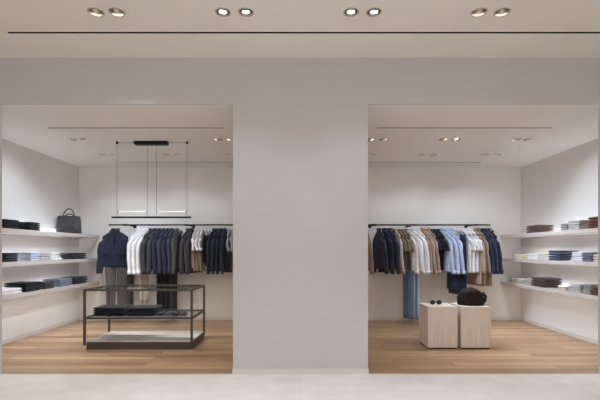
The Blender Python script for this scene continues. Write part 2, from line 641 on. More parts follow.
# ------------------------------------------------------------------ folded garments
def folded_mesh(w, d, h, seed, soft=1.0):
    """A garment folded over: rounded fold towards -X... front, slit at the back; w along Y, d along X, front at x=0."""
    rnd = random.Random(seed)
    r = h / 2
    sec = []
    for k in range(7):
        a = PI / 2 + PI * k / 6
        sec.append((r * 0.8 + r * 0.8 * math.cos(a), r + r * math.sin(a)))
    sec += [(d * 0.45, 0.0), (d - 0.006, 0.0), (d, h * 0.12), (d, h * 0.4), (d * 0.5, h * 0.47), (r * 1.6, h * 0.5), (d * 0.5, h * 0.53), (d, h * 0.6), (d, h * 0.9), (d - 0.006, h), (d * 0.45, h * 1.0)]
    n = 9
    rings = []
    for i in range(n):
        t = i / (n - 1)
        y = (t - 0.5) * w
        ed = min(1.0, min(t, 1 - t) * (n - 1) / 1.0 + 0.0)
        sq = 0.72 + 0.28 * min(1, ed)
        ring = []
        for x, z in sec:
            nz = noise.noise(Vector((x * 9, y * 9, seed * 3.1))) * 0.10 * h * soft
            nx = noise.noise(Vector((seed * 1.7, y * 8, z * 20))) * 0.006 * soft
            ring.append((x + nx + (1 - sq) * 0.012, y, (z - h / 2) * sq + h / 2 + (nz if z > h * 0.3 else 0)))
        rings.append(ring)
    return MB().rings(rings).mesh('folded', math.radians(50))


POSW = {1: ['sole piece'], 2: ['top', 'bottom'], 3: ['top', 'middle', 'bottom'], 4: ['top', 'second from top', 'third from top', 'bottom']}
SEED = [1]


def stack(sd, shelf_z, y0, y1, depth, n, hh, mat, kind, cat, desc, where, xf=3.63, mats=None):
    """pile of n folded pieces; front fold faces the middle of the shop"""
    w = y1 - y0
    h = hh / n
    for k in range(n):
        SEED[0] += 1
        me = folded_mesh(w - 0.012, depth, h * 0.90, SEED[0])
        mm = mats[k % len(mats)] if mats else mat
        me.materials.append(M[mm])
        me.name = kind
        o = bpy.data.objects.new(kind, me)
        COL.objects.link(o)
        rr = random.Random(SEED[0])
        o.location = (sd * (xf + rr.uniform(0, 0.008)), (y0 + y1) / 2 + rr.uniform(-0.003, 0.003), shelf_z + 0.0008 + k * h)
        o.rotation_euler = (0, 0, (0 if sd > 0 else PI) + rr.uniform(-0.025, 0.025))
        pos = POSW[n][n - 1 - k]
        if n == 1:
            lab = f'folded {desc} lying {where}'
        else:
            lab = f'{pos} folded {desc} in pile {where}'
        tag(o, lab, cat, f'folded {desc}s {where}')


def DY(px):
    return 3.63 * F / abs(px - 300)


U, Mi, Lo = SH_Z
# pile list: side, shelf, far px, near px, depth, count, height, cloth, kind, category, description, place
PILES = [
    (-1, U, 41, 29.6, .27, 4, .115, 'black', 'folded_sweater', 'sweater', 'black sweater', 'beside tote bag on upper shelf'),
    (-1, U, 20, 4, .27, 4, .12, 'black', 'folded_sweater', 'sweater', 'black sweater', 'before other black pile on upper shelf'),
    (-1, Mi, 19, 6, .27, 4, .115, 'inky', 'folded_sweater', 'sweater', 'ink navy sweater', 'before pale blue shirts on middle shelf'),
    (-1, Mi, 41.5, 31, .27, 4, .12, 'skyblue', 'folded_shirt', 'shirt', 'pale blue shirt', 'between navy and white on middle shelf'),
    (-1, Mi, 61, 51, .27, 4, .115, 'white', 'folded_shirt', 'shirt', 'white shirt', 'after pale blue shirts on middle shelf'),
    (-1, Mi, 87, 73, .25, 3, .105, 'midnight', 'folded_sweater', 'sweater', 'dark navy sweater', 'by the corner on middle shelf'),
    (-1, Lo, 23, 2, .28, 2, .075, 'white', 'folded_shirt', 'shirt', 'white shirt', 'at pillar end of lower shelf'),
    (-1, Lo, 42.5, 26, .29, 4, .125, 'black', 'folded_sweater', 'sweater', 'black sweater', 'after white shirts on lower shelf'),
    (-1, Lo, 55, 45, .26, 3, .10, 'darkgrey', 'folded_sweater', 'sweater', 'dark grey sweater', 'between black and blue grey on lower shelf'),
    (-1, Lo, 73, 60.5, .27, 4, .12, 'bluegrey', 'folded_sweater', 'sweater', 'blue grey sweater', 'after dark grey sweaters on lower shelf'),
    (-1, Lo, 88, 76, .25, 3, .12, 'inky', 'folded_sweater', 'sweater', 'navy sweater', 'by the corner on lower shelf'),
    (1, U, 511.5, 520, .22, 2, .05, 'offwhite', 'folded_shirt', 'shirt', 'ivory shirt', 'by the corner on upper shelf'),
    (1, U, 525.5, 537, .26, 3, .125, 'coffee', 'folded_sweater', 'sweater', 'brown sweater', 'alone mid way on upper shelf'),
    (1, U, 559.5, 566.5, .25, 3, .10, 'midgrey', 'folded_sweater', 'sweater', 'grey sweater', 'beside lighter grey pile on upper shelf'),
    (1, U, 567, 579, .26, 4, .13, 'ltgrey', 'folded_sweater', 'sweater', 'light grey sweater', 'beside oxblood pile on upper shelf'),
    (1, U, 587, 598.5, .27, 4, .15, 'oxblood', 'folded_sweater', 'sweater', 'oxblood sweater', 'at pillar end of upper shelf'),
    (1, Mi, 514, 522, .22, 3, .085, 'cream', 'folded_shirt', 'shirt', 'cream shirt', 'by the corner on middle shelf'),
    (1, Mi, 527, 537.5, .26, 3, .10, 'white', 'folded_shirt', 'shirt', 'white shirt', 'between cream shirts and jeans on middle shelf'),
    (1, Mi, 547.5, 560, .27, 4, .145, 'denim', 'folded_jeans', 'jeans', 'blue jeans', 'in the middle of middle shelf'),
    (1, Mi, 570.5, 581.5, .26, 4, .125, 'stripe', 'folded_shirt', 'shirt', 'pale grey blue shirt', 'between jeans and slate pile'),
    (1, Mi, 582, 591.5, .26, 4, .125, 'slate', 'folded_shirt', 'shirt', 'slate shirt', 'beside pale grey blue shirts on middle shelf'),
    (1, Mi, 592, 602, .26, 3, .10, 'sand', 'folded_sweater', 'sweater', 'sand sweater', 'at pillar end of middle shelf'),
    (1, Lo, 511.5, 523, .24, 3, .09, 'greige', 'folded_shirt', 'shirt', 'pale greige shirt', 'by the corner on lower shelf'),
    (1, Lo, 530, 545, .26, 4, .14, 'darkcoffee', 'folded_sweater', 'sweater', 'dark brown sweater', 'after greige shirts on lower shelf'),
    (1, Lo, 557, 564.5, .22, 2, .06, 'sand', 'folded_sweater', 'sweater', 'sand sweater', 'in low pile on lower shelf'),
    (1, Lo, 567.5, 580, .26, 4, .12, 'ltgrey', 'folded_sweater', 'sweater', 'light grey sweater', 'beside sand pile on lower shelf'),
    (1, Lo, 582, 590, .26, 4, .13, 'midgrey', 'folded_sweater', 'sweater', 'mid grey sweater', 'behind oxblood pile on lower shelf'),
    (1, Lo, 591.5, 601, .13, 3, .095, 'oxblood', 'folded_scarf', 'scarf', 'oxblood scarf', 'at pillar end of lower shelf'),
]
for sd, z, pf, pn, dp, n, hh, mt, kd, ct, ds, wh in PILES:
    stack(sd, z, DY(pn), DY(pf), dp, n, hh, mt, kd, ct, ds, wh)

# ------------------------------------------------------------------ tote bag on the shelf
t = thing('tote_bag', 'large dark grey leather tote bag with upright handle on upper shelf', 'bag', (-3.785, 6.56, U + 0.001), math.radians(20))


def rrect(w, d, z, n=6, r=0.03):
    pts = []
    for cx, cy, a0 in ((w - r, d - r, 0), (-w + r, d - r, PI / 2), (-w + r, -d + r, PI), (w - r, -d + r, 3 * PI / 2)):
        for k in range(n):
            a = a0 + PI / 2 * k / (n - 1)
            pts.append((cx + r * math.cos(a), cy + r * math.sin(a), z))
    return pts


MB().rings([rrect(.165, .088, 0.006), rrect(.172, .095, .02), rrect(.170, .09, .13), rrect(.166, .07, .22), rrect(.162, .050, .272), rrect(.158, .040, .285)]).build('body', 'leather', t, math.radians(50))
MB().rings([rrect(.168, .09, 0.0), rrect(.1745, .0975, .012), rrect(.1735, .0965, .045), rrect(.169, .092, .046)]).build('base_panel', 'leather_dark', t, math.radians(40))
MB().box(-.10, .10, -.101, -.086, .055, .125).build('pocket', 'leather_dark', t, bevel=.005)
MB().box(-.145, .145, -.008, .008, .284, .292).build('zipper', 'leather_dark', t, bevel=.002)
for yy, hh, lean in ((-.05, .41, .06), (.05, .325, -.02)):
    pts = [(.085 * math.cos(a) * 1.0, yy + lean * math.sin(a), .23 + (hh - .23) * math.sin(a)) for a in [PI * k / 14 for k in range(15)]]
    MB().tube([(pts[0][0], yy * 1.75, .16)] + pts + [(pts[-1][0], yy * 1.75, .16)], .0095, 8).build('handle', 'leather_dark', t, True)

# ------------------------------------------------------------------ display table
TX0, TX1, TY0, TY1 = -2.745, -1.36, 5.06, 5.74
tb = thing('display_table', 'low glass display table with dark bronze frame and pale base', 'table', ((TX0 + TX1) / 2, (TY0 + TY1) / 2, 0))
hx, hy = (TX1 - TX0) / 2, (TY1 - TY0) / 2
q = 0.026
MB().box(-hx + .035, hx - .005, -hy + .02, hy - .035, 0, .092).build('base_box', 'bronze', tb, bevel=.002)
MB().box(-hx + .045, hx - .015, -hy + .03, hy - .045, .0922, .104).build('base_deck', 'deck_stripes', tb, bevel=.001)
for sx in (-1, 1):
    for sy in (-1, 1):
        a, b = sorted((sx * hx, sx * (hx - q)))
        c, d = sorted((sy * hy, sy * (hy - q)))
        MB().box(a, b, c, d, .055, .767).build('leg', 'bronze', tb, bevel=.0015)


def rim(z0, z1):
    m = MB()
    i = q * 1.0
    m.box(-hx + i, hx - i, -hy, -hy + q, z0, z1).box(-hx + i, hx - i, hy - q, hy, z0, z1)
    m.box(-hx, -hx + q, -hy + i, hy - i, z0, z1).box(hx - q, hx, -hy + i, hy - i, z0, z1)
    return m


rim(.742, .767).build('top_frame', 'bronze', tb)
rim(.386, .410).build('shelf_frame', 'bronze', tb)
MB().box(-hx + q + .001, hx - q - .001, -hy + q + .001, hy - q - .001, .753, .763).build('glass_top', 'glass', tb)
MB().box(-hx + q + .001, hx - q - .001, -hy + q + .001, hy - q - .001, .397, .407).build('glass_shelf', 'glass', tb)
ZS = 0.408


def table_pile(x0, x1, yf, dp, n, hh, mat, kind, cat, desc, where):
    w = x1 - x0
    h = hh / n
    for k in range(n):
        SEED[0] += 1
        me = folded_mesh(w, dp, h * .92, SEED[0])
        me.materials.append(M[mat])
        o = bpy.data.objects.new(kind, me)
        COL.objects.link(o)
        rr = random.Random(SEED[0])
        o.location = ((x0 + x1) / 2 + rr.uniform(-.006, .006), yf + rr.uniform(0, .01), ZS + .001 + k * h)
        o.rotation_euler = (0, 0, PI / 2 + rr.uniform(-.02, .02))
        tag(o, f'{POSW[n][n - 1 - k]} folded {desc} in pile {where}', cat, f'folded {desc}s {where}')


table_pile(X(95.5, 5.2), X(126, 5.2), 5.14, .32, 4, .115, 'black', 'folded_sweater', 'sweater', 'black sweater', 'under table glass at the shelf wall end')
table_pile(X(128, 5.2), X(156, 5.2), 5.14, .32, 4, .11, 'midnight', 'folded_sweater', 'sweater', 'black sweater', 'under table glass at middle')
# small grey pouches beside them
for k in range(4):
    px = 158.5 + k * 7.2
    p_ = thing('leather_pouch', f'small dark grey pouch on glass shelf, {ORD[k]} of four from the black sweaters', 'pouch', (X(px + 3, 5.23), 5.25, ZS + .001), math.radians(-8 + 5 * k), 'grey pouches on the glass shelf')
    MB().rings([rrect(.040, .075, 0, 4, .012), rrect(.043, .079, .010, 4, .014), rrect(.042, .077, .030, 4, .014), rrect(.036, .07, .038, 4, .012)]).build('body', 'steel' if k % 2 else 'darkgrey', p_, math.radians(50))
    MB().box(-.041, .041, -.080, -.02, .0385, .042).build('flap', 'darkgrey', p_, bevel=.0015)
    MB().lathe([(.001, 0), (.006, 0), (.006, .003), (.001, .004)], 10, (0, -.045, .0425)).build('stud', 'alu', p_, True)

# ------------------------------------------------------------------ plinths and what they carry
for i, (px, lab) in enumerate(((428, 'pale limed oak plinth carrying the dark spectacles'), (461.3, 'pale limed oak plinth carrying the dark slumped bag'))):
    D0 = 5.10
    o = MB().box(0, .378, 0, .39, .016, .54).build('display_plinth', 'plinth', bevel=.003)
    o.location = (X(px, D0), D0, 0)
    tag(o, lab, 'plinth', 'limed oak plinths')
    MB().box(.016, .362, .016, .378, 0, .0158).build('foot', 'slot', o)
# sunglasses on the first plinth
gl = thing('spectacles', 'dark rimmed spectacles lying on the pale oak plinth', 'glasses', (X(436.5, 5.27), 5.29, .541), math.radians(4))
for s_ in (-1, 1):
    ring = [(s_ * .043 + .034 * math.cos(a), 0.006 * math.cos(a) ** 2, .029 + .027 * math.sin(a)) for a in [2 * PI * k / 18 for k in range(19)]]
    MB().tube(ring, .0042, 6, False).build('rim', 'black', gl, True)
    MB().rings([[(s_ * .043 + .031 * math.cos(2 * PI * k / 18), yy, .029 + .024 * math.sin(2 * PI * k / 18)) for k in range(18)] for yy in (.002, .0045)]).build('lens', 'lensglass', gl)
    MB().tube([(s_ * .078, .002, .036), (s_ * .080, .02, .037), (s_ * .074, .09, .03), (s_ * .07, .12, .006)], .0042, 6).build('temple', 'black', gl, True)
MB().tube([(-.010, .003, .034), (0, 0, .038), (.010, .003, .034)], .004, 6).build('bridge', 'black', gl, True)

# dark slumped bag on the second plinth
bg = thing('slouch_bag', 'dark brown soft rounded bag slumped on the pale oak plinth', 'bag', (X(471, 5.29), 5.295, .541), 0)
rings = []
nr, nc = 18, 40
for i in range(nr):
    v = i / (nr - 1)
    z = .222 * math.sin(v * PI / 2) ** 0.95
    r = max(.02, math.cos(v * PI / 2) ** 0.5)
    bulge = 1 + .05 * math.sin(v * PI)
    ring = []
    for k in range(nc):
        a = 2 * PI * k / nc
        x = .168 * r * bulge * math.cos(a)
        y = .142 * r * bulge * math.sin(a)
        zz = z * (1.0 - .22 * max(0, (x - .02) / .18)) - .02 * max(0, -x / .18) * v
        nn = noise.noise(Vector((x * 14, y * 14, zz * 14)))
        n2 = noise.noise(Vector((x * 45, y * 45, zz * 45 + 3)))
        e = 1 + .11 * nn + .09 * n2
        if zz < .01:
            e = 1 + .03 * n2
        ring.append((x * e, y * e, max(0.0, zz * (1 + .05 * nn))))
    rings.append(ring)
MB().rings(rings).build('body', 'brownleather', bg, True)
gather = []
for k in range(25):
    a = 2 * PI * k / 24
    gather.append((.158 + .010 * math.sin(5 * a), -.02 + .055 * math.cos(a), .098 + .050 * math.sin(a) + .006 * math.sin(7 * a)))
MB().tube(gather, [.017 + .005 * math.sin(9 * i_) for i_ in range(25)], 8, False).build('gathered_opening', 'brownleather', bg, True)

# ------------------------------------------------------------------ pendant lamp over the table
PD = 5.48
pl = thing('pendant_lamp', 'slim black bar pendant lamp hung on thin cables above the glass table', 'pendant lamp', (X(151.5, PD), PD, H_IN - .0005))


def pz(py):
    return EYE + (250 - py) / (F / PD) - H_IN


def pxx(p):
    return X(p, PD) - X(151.5, PD)


MB().box(pxx(135), pxx(168), -.04, .04, -.048, 0).build('canopy', 'black', pl, bevel=.003)
ZB = pz(217.3)
MB().box(pxx(112), pxx(191), -.022, .022, ZB - .011, ZB + .011).build('bar', 'black', pl, bevel=.003)
for p in (117, 187):
    a = MB().lathe([(.001, 0), (.013, 0), (.018, -.012), (.016, -.028), (.006, -.036), (.001, -.037)], 16, (pxx(p), 0, 0)).build('ceiling_anchor', 'black', pl, True)
    MB().tube([(pxx(p), 0, -.035), (pxx(p), 0, ZB + .01)], .0022, 6).build('cable', 'black', pl)
for p in (147.2, 156.4):
    MB().tube([(pxx(p), 0, -.046), (pxx(p), 0, ZB + .01)], .0022, 6).build('cable', 'black', pl)
for p0, p1 in ((117, 135), (168, 187)):
    MB().tube([(pxx(p0), 0, -.016), ((pxx(p0) + pxx(p1)) / 2, 0, -.020), (pxx(p1), 0, -.016)], .0022, 6).build('supply_cable', 'black', pl)
bl = bpy.data.lights.new('bar_light', 'AREA')
bl.shape = 'RECTANGLE'
bl.size, bl.size_y = 1.04, .03
bl.energy = 14
bl.color = (1.0, .95, .88)
bo = bpy.data.objects.new('bar_light', bl)
COL.objects.link(bo)
bo.parent = pl
bo.location = ((pxx(112) + pxx(191)) / 2, 0, ZB - .013)
ZT = pz(211.6)
for p0, p1, pc in ((119, 145.5, 117), (158.5, 185, 187)):
    MB().tube([(pxx(p0), 0, ZT), (pxx(p1), 0, ZT)], .0052, 10).build('light_tube', 'tube', pl, True)
    e0, e1 = (pxx(p0), pxx(p1))
    for e_, to in ((e0, 117 if p0 < 150 else 156.4), (e1, 147.2 if p0 < 150 else 187)):
        MB().tube([(e_, 0, ZT), (pxx(to), 0, ZT)], .004, 8).build('tube_clip', 'black', pl, True)

# ------------------------------------------------------------------ rails
RD, RZ = 6.78, 1.688     # rail depth and height
RPX = F / RD


def rail(x0, x1, end, brackets, label):
    r = thing('clothes_rail', label, 'clothes rail', (x0, RD, RZ), 0, 'wall mounted clothes rails')
    L = x1 - x0
    MB().tube([(0, 0, 0), (L, 0, 0)], .0125, 12).build('tube', 'black', r, math.radians(40))
    for e_ in (-.004, L - .006):
        MB().tube([(e_, 0, 0), (e_ + .01, 0, 0)], .016, 12).build('end_cap', 'black', r, math.radians(40))
    for b in brackets:
        m = MB()
        m.tube([(b - x0, .0, -.0), (b - x0, Y_B - RD - .004, 0)], .010, 10)
        m.tube([(b - x0 - .035, 0, 0), (b - x0 + .035, 0, 0)], .0165, 12)
        m.tube([(b - x0, Y_B - RD - .010, 0), (b - x0, Y_B - RD - .0005, 0)], .032, 16)
        m.build('bracket', 'black', r, math.radians(40))


XL0 = X(109.5, RD)
rail(XL0, -.45, -1, [X(125, RD), X(187, RD), X(240, RD)], 'long black wall rail of dark clothes behind the glass table')
rail(.45, X(489.5, RD), 1, [X(374, RD), X(414.5, RD), X(476, RD)], 'long black wall rail of mixed clothes behind the plinths')


# ------------------------------------------------------------------ hangers and garments
def hanger_meshes():
    h = MB()
    pts = []
    for k in range(13):      # hook, open at one side, over the rail
        a = math.radians(-40 + 220 * k / 12)
        pts.append((.0165 * math.cos(a), 0, .0165 * math.sin(a)))
    pts = [(p[0], 0, p[2]) for p in pts]
    pts += [(-.0165, 0, -.012), (-.008, 0, -.028), (0, 0, -.036), (0, 0, -.104)]
    hook = MB().tube(pts, .0022, 6).mesh('hook', True)
    hook.materials.append(M['alu'])
    arm = []
    for k in range(-10, 11):
        u = k / 10
        arm.append((u * .158, .004 * u * u, -.104 - .085 * abs(u) ** 1.2))
    b = MB().tube(arm, [.005 + .004 * abs(k) / 10 for k in range(-10, 11)], 8)
    b.tube([(-.150, .003, -.184), (.150, .003, -.184)], .004, 6)
    bm_ = b.mesh('shoulder_bar', True)
    bm_.materials.append(M['hang'])
    return hook, bm_


HOOK, HBAR = hanger_meshes()


def hanger(loc, rz, label):
    r = thing('clothes_hanger', label, 'hanger', loc, rz, 'black hangers on the rails')
    for nm, me in (('hook', HOOK), ('shoulder_bar', HBAR)):
        o = bpy.data.objects.new(nm, me)
        COL.objects.link(o)
        o.parent = r


def ztop(x, W):
    return -.082 - .118 * min(1.15, abs(x) / W) ** 1.25


def body(L, W, T, seed, waist=.0, flare=.0):
    n, lv = 36, [0, .03, .08, .16, .28, .42, .56, .70, .84, .95, 1.0]
    rings = []
    rnd = random.Random(seed)
    ph, fr = rnd.uniform(0, 6), rnd.uniform(26, 38)
    for u in lv:
        ring = []
        w = W * (1 - .05 * math.sin(min(1, u * 2) * PI) * .5 - waist * math.exp(-((u - .5) / .22) ** 2) + flare * u)
        for k in range(n):
            a = 2 * PI * k / n
            c, s_ = math.cos(a), math.sin(a)
            x = w * math.copysign(abs(c) ** .85, c)
            neck = min(.030, T * .75) * math.exp(-(x / .055) ** 2)
            if u == 0:
                t_ = .012 + neck
            else:
                t_ = T * min(1, .42 + 1.9 * u) + neck * max(0, 1 - u * 5)
            fold = (.25 + .75 * u) * T * .22 * math.sin(fr * x + ph + 2.2 * u) * min(1, u * 5)
            y = t_ * math.copysign(abs(s_) ** .8, s_) + fold * (abs(s_) ** .5) * (1 if s_ < 0 else .6)
            zt = ztop(x, W)
            z = zt + (-L - zt) * u + .008 * noise.noise(Vector((x * 12, u * 6, seed)))
            ring.append((x, y, z))
        rings.append(ring)
    hem = rings[-1]
    inner = [(p[0] * .965, p[1] * .82, p[2] + .004) for p in hem]
    up = [(p[0] * .95, p[1] * .7, p[2] + .10) for p in hem]
    m = MB().rings(rings + [inner], False, False)
    fs = []
    for k in range(0, n // 2):       # close the shoulder ridge front to back
        a, b, c, d = k, k + 1, (n - k - 1) % n, (n - k) % n
        f = []
        for i_ in (a, b, c, d):
            if i_ not in f:
                f.append(i_)
        if len(f) >= 3:
            fs.append(tuple(f))
    m.f.extend(fs)
    return m


def sleeve(sx, W, T, Ls, r0, r1, seed, fwd=-.03, splay=.05):
    rings = []
    n = 14
    z0 = ztop(W, W) - .010
    rnd = random.Random(seed * 7 + sx)
    ph = rnd.uniform(0, 6)
    N_ = 11
    for i in range(N_):
        u = i / (N_ - 1)
        cx = sx * (W - .034 + .030 * min(1, u * 4) ** .8 + splay * u)
        cy = fwd * u ** 1.4 + .008 * math.sin(6 * u + ph)
        cz = z0 - .028 - Ls * u + .02 * (1 - u)
        rr = r0 + (r1 - r0) * u
        if i == 0:
            cx, rr = sx * (W - .060), r0 * .7
        ry = min(rr * .85, T * .95)
        wob = 1 + .07 * math.sin(14 * u + ph)
        slope = sx * .30 * max(0, 1 - u * 3)
        ring = []
        for k in range(n):
            a = 2 * PI * k / n
            dx = rr * wob * math.cos(a)
            dy = ry * math.sin(a) * (1 + .12 * math.sin(3 * a + 8 * u + ph))
            ring.append((cx + dx, cy + dy, cz - dx * (slope + sx * .9 * max(0, .5 - u * 2.5))))
        rings.append(ring)
    last = rings[-1]
    c = Vector((sum(p[0] for p in last) / n, sum(p[1] for p in last) / n, last[0][2]))
    inner = [tuple(c + (Vector(p) - c) * .85) for p in last]
    up = [(p[0], p[1], p[2] + .05) for p in inner]
    return MB().rings(rings + [inner, up], True, True), last


def collar_shirt(T):
    prof = [(.052, -.004), (.048, .034), (.053, .038), (.064, .020), (.074, -.006), (.068, -.008), (.058, .010)]
    rings = []
    for k in range(25):
        a = math.radians(-90 + 16 + (360 - 32) * k / 24)
        drop = .030 * math.exp(-((k - 0) / 2.5) ** 2) + .030 * math.exp(-((k - 24) / 2.5) ** 2)
        rings.append([(r * math.cos(a) * .98, r * math.sin(a) * min(.72, T * 17), -.084 + z - .010 * (math.sin(a) < 0) - (drop if i in (3, 4, 5) else 0)) for i, (r, z) in enumerate(prof)])
    return MB().rings(rings, True, True)


def collar_knit(T):
    rings = []
    for k in range(25):
        a = 2 * PI * k / 24
        rings.append([((.056 + .009 * math.cos(b)) * math.cos(a), (.046 + .009 * math.cos(b)) * min(1, T * 24) * math.sin(a), -.080 - .016 * (math.sin(a) < 0) * -math.sin(a) + .011 * math.sin(b)) for b in [2 * PI * j / 7 for j in range(7)]])
    return MB().rings(rings, False, False)


def lapel(sx, T, L):
    """folded lapel from the nape to the button point on the front (-Y) side"""
    zb = -L * .52
    pts = [(.050, -.074, .040), (.080, -.105, .055), (.098, -.175, T + .010), (.072, -.200, T + .010), (.094, -.215, T + .010), (.020, zb, T + .008), (.004, zb - .01, T + .006), (.030, -.17, T + .004), (.040, -.10, .045)]
    v, f = [], []
    for x, z, y in pts:
        v.append((sx * x, -y - .004, z))
    for x, z, y in pts:
        v.append((sx * x, -y + .003, z))
    n = len(pts)
    f = [tuple(range(n)), tuple(reversed(range(n, 2 * n)))]
    for k in range(n):
        f.append((k, (k + 1) % n, n + (k + 1) % n, n + k))
    m = MB()
    m.add(v, f)
    return m


def collar_jacket(T):
    prof = [(.050, -.006), (.052, .022), (.060, .026), (.074, .002), (.068, -.008)]
    rings = []
    for k in range(19):
        a = math.radians(-30 + 240 * k / 18)
        rings.append([(r * math.cos(a), r * math.sin(a) * min(.8, T * 19), -.082 + z) for r, z in prof])
    return MB().rings(rings, True, True)


CACHE = {}


def garment(kind, mat, loc, rz, L, label, group, T=.042, W=.215, seed=0, trim=None):
    cat = {'blazer': 'jacket', 'overshirt': 'jacket', 'shirt': 'shirt', 'tee_shirt': 'shirt', 'coat': 'coat'}[kind]
    r = thing(kind, label, cat, loc, rz, group)
    b = body(L, W, T, seed, .05 if kind == 'blazer' else .0, .03)
    b.build('body', mat, r, True)
    short = kind == 'tee_shirt'
    Ls = .20 if short else min(L - .13, .58)
    for sx in (-1, 1):
        sm, last = sleeve(sx, W, T, Ls, .066 if not short else .070, .068 if short else (.050 if kind != 'shirt' else .046), seed, splay=.02 if short else .045)
        so = sm.build('sleeve', mat, r, True)
        if kind == 'shirt':
            n = len(last)
            c = Vector((sum(p[0] for p in last) / n, sum(p[1] for p in last) / n, last[0][2]))
            rg = []
            for dz, k_ in ((.055, 1.04), (.055, 1.10), (-.004, 1.08), (-.004, .9)):
                rg.append([(c.x + (p[0] - c.x) * k_, c.y + (p[1] - c.y) * k_, p[2] + dz) for p in last])
            MB().rings(rg, False, False).build('cuff', mat, so, True)
        elif kind == 'blazer':
            n = len(last)
            c = Vector((sum(p[0] for p in last) / n, sum(p[1] for p in last) / n, last[0][2]))
            mb = MB()
            for q_ in range(3):
                mb.lathe([(.001, -.003), (.007, -.003), (.007, .003), (.001, .003)], 8, (0, 0, 0))
                k0 = len(mb.v) - 32
                for i_ in range(k0, len(mb.v)):
                    x, y, z = mb.v[i_]
                    mb.v[i_] = (c.x + sx * .02 + x, c.y - .044 + z, c.z + .03 + .018 * q_ + y)
            mb.build('button', 'black', so)
    if kind == 'blazer':
        collar_jacket(T).build('collar', mat, r, True)
        for sx in (-1, 1):
            lapel(sx, T, L).build('lapel', mat, r)
            MB().box(min(sx * .07, sx * .17), max(sx * .07, sx * .17), -T * 1.28 - .006, -T * .9, -L * .70, -L * .70 + .045).build('pocket_flap', mat, r, bevel=.003)
        for q_ in range(2):
            m = MB().lathe([(.001, 0), (.009, 0), (.009, .004), (.001, .005)], 10)
            m.xform(Matrix.Translation((0, -T * 1.25 - .004, -L * (.56 + .13 * q_))) @ Matrix.Rotation(PI / 2, 4, 'X'))
            m.build('button', 'black', r)
    elif kind in ('shirt', 'overshirt', 'coat'):
        collar_shirt(T).build('collar', trim or mat, r, True)
        m = MB()
        zz = [-.085, -.16, -.30, -.45, -.6, -L + .004]
        zz = [z for z in zz if z >= -L + .003]
        if zz[-1] > -L + .01:
            zz.append(-L + .004)
        rg = []
        for z in zz:
            u = (z - ztop(0, W)) / (-L - ztop(0, W))
            t_ = T * min(1, .42 + 1.9 * u) * 1.10 + min(.030, T * .75) * max(0, 1 - u * 5) + .002
            rg.append([(-.015, -t_ - .002, z), (.015, -t_ - .002, z), (.015, -t_ + .008, z), (-.015, -t_ + .008, z)])
        m.rings(rg)
        m.build('placket', trim or mat, r)
    else:
        collar_knit(T).build('neckband', trim or mat, r, True)
    return r


def trousers(mat, loc, rz, zt, L, label, group, W=.19, T=.04, seed=0, hemw=.115):
    """hung from the waistband; zt below the hook is the waist"""
    r = thing('trousers', label, 'trousers', loc, rz, group)
    n = 26
    waist = []
    for u, w, t_ in ((0, W * .90, T * .8), (.5, W * .92, T * .85), (1, W * .93, T * .88)):
        waist.append([(w * math.copysign(abs(math.cos(a)) ** .85, math.cos(a)), t_ * math.sin(a), -zt - .04 * u) for a in [2 * PI * k / n for k in range(n)]])
    MB().rings(waist).build('waistband', mat, r, True)
    for sx in (-1, 1):
        rings = []
        rnd = random.Random(seed * 13 + sx)
        ph = rnd.uniform(0, 6)
        for i in range(14):
            u = i / 13
            xi = sx * (-.004 + .010 * u)
            w = (W * .94) * (1 - u) ** 1 + hemw * u if u > .0 else W * .94
            w = W * (.95 + .05 * math.sin(u * PI * 2.0) * (u < .5)) + (hemw - W) * u ** .8
            t_ = T * (.92 - .05 * u) * (1 + .10 * math.sin(9 * u + ph))
            ring = []
            for k in range(n):
                a = 2 * PI * k / n
                c, s_ = math.cos(a), math.sin(a)
                x = xi + sx * (w / 2) * (1 + math.copysign(abs(c) ** .9, c)) * (1.0) + sx * .012 * u
                y = t_ * math.copysign(abs(s_) ** .85, s_) * (1 - .25 * abs(c)) + .006 * math.sin(40 * x + ph)
                ring.append((x, y, -zt - .036 - (L - .036) * u))
            rings.append(ring)
        hem = rings[-1]
        up = [(p[0] * .98, p[1] * .75, p[2] + .05) for p in hem]
        MB().rings(rings + [up]).build('leg', mat, r, True)
    return r


def folded_trousers(mat, loc, rz, L, label, group, T=.03, W=.13, seed=0, zt=.178):
    """folded in half over the bar of the hanger: waist end and hem end hang side by side"""
    r = thing('trousers', label, 'trousers', loc, rz, group)
    rnd = random.Random(seed)
    ph = rnd.uniform(0, 6)
    for nm, sy, LL in (('waist_end', -1, L), ('hem_end', 1, L * .93)):
        rings = []
        n = 22
        for i in range(13):
            u = i / 12
            ring = []
            for k in range(n):
                a = 2 * PI * k / n
                c, s_ = math.cos(a), math.sin(a)
                x = (W + .012 * u) * math.copysign(abs(c) ** .7, c)
                cy = .008 + sy * (.006 + T * .62 * min(1, u * 3)) if i else .008
                tt = T * .5 * min(1, .3 + u * 3)
                y = cy + tt * math.copysign(abs(s_) ** .9, s_) + .004 * math.sin(30 * x + 5 * u + ph) * u
                ring.append((x, y, -zt + .007 - LL * u))
            rings.append(ring)
        MB().rings(rings).build(nm, mat, r, True)
    MB().box(-W - .002, W + .002, -T * 1.3, -T * .25, -zt - L - .001, -zt - L + .035).build('waistband', mat, r, bevel=.003)
    return r


SIDE = PI / 2     # hanging edge-on: shoulder line runs away from the viewer


def at(px):
    return (X(px, RD), RD, RZ + .0)


def zlen(py):      # from rail to image row
    return (py - 226.2) / RPX + .0 + (RZ - (EYE + (250 - 225.0) / RPX))


SD = [10]
TB = 'rail behind glass table'
PB = 'rail behind plinths'


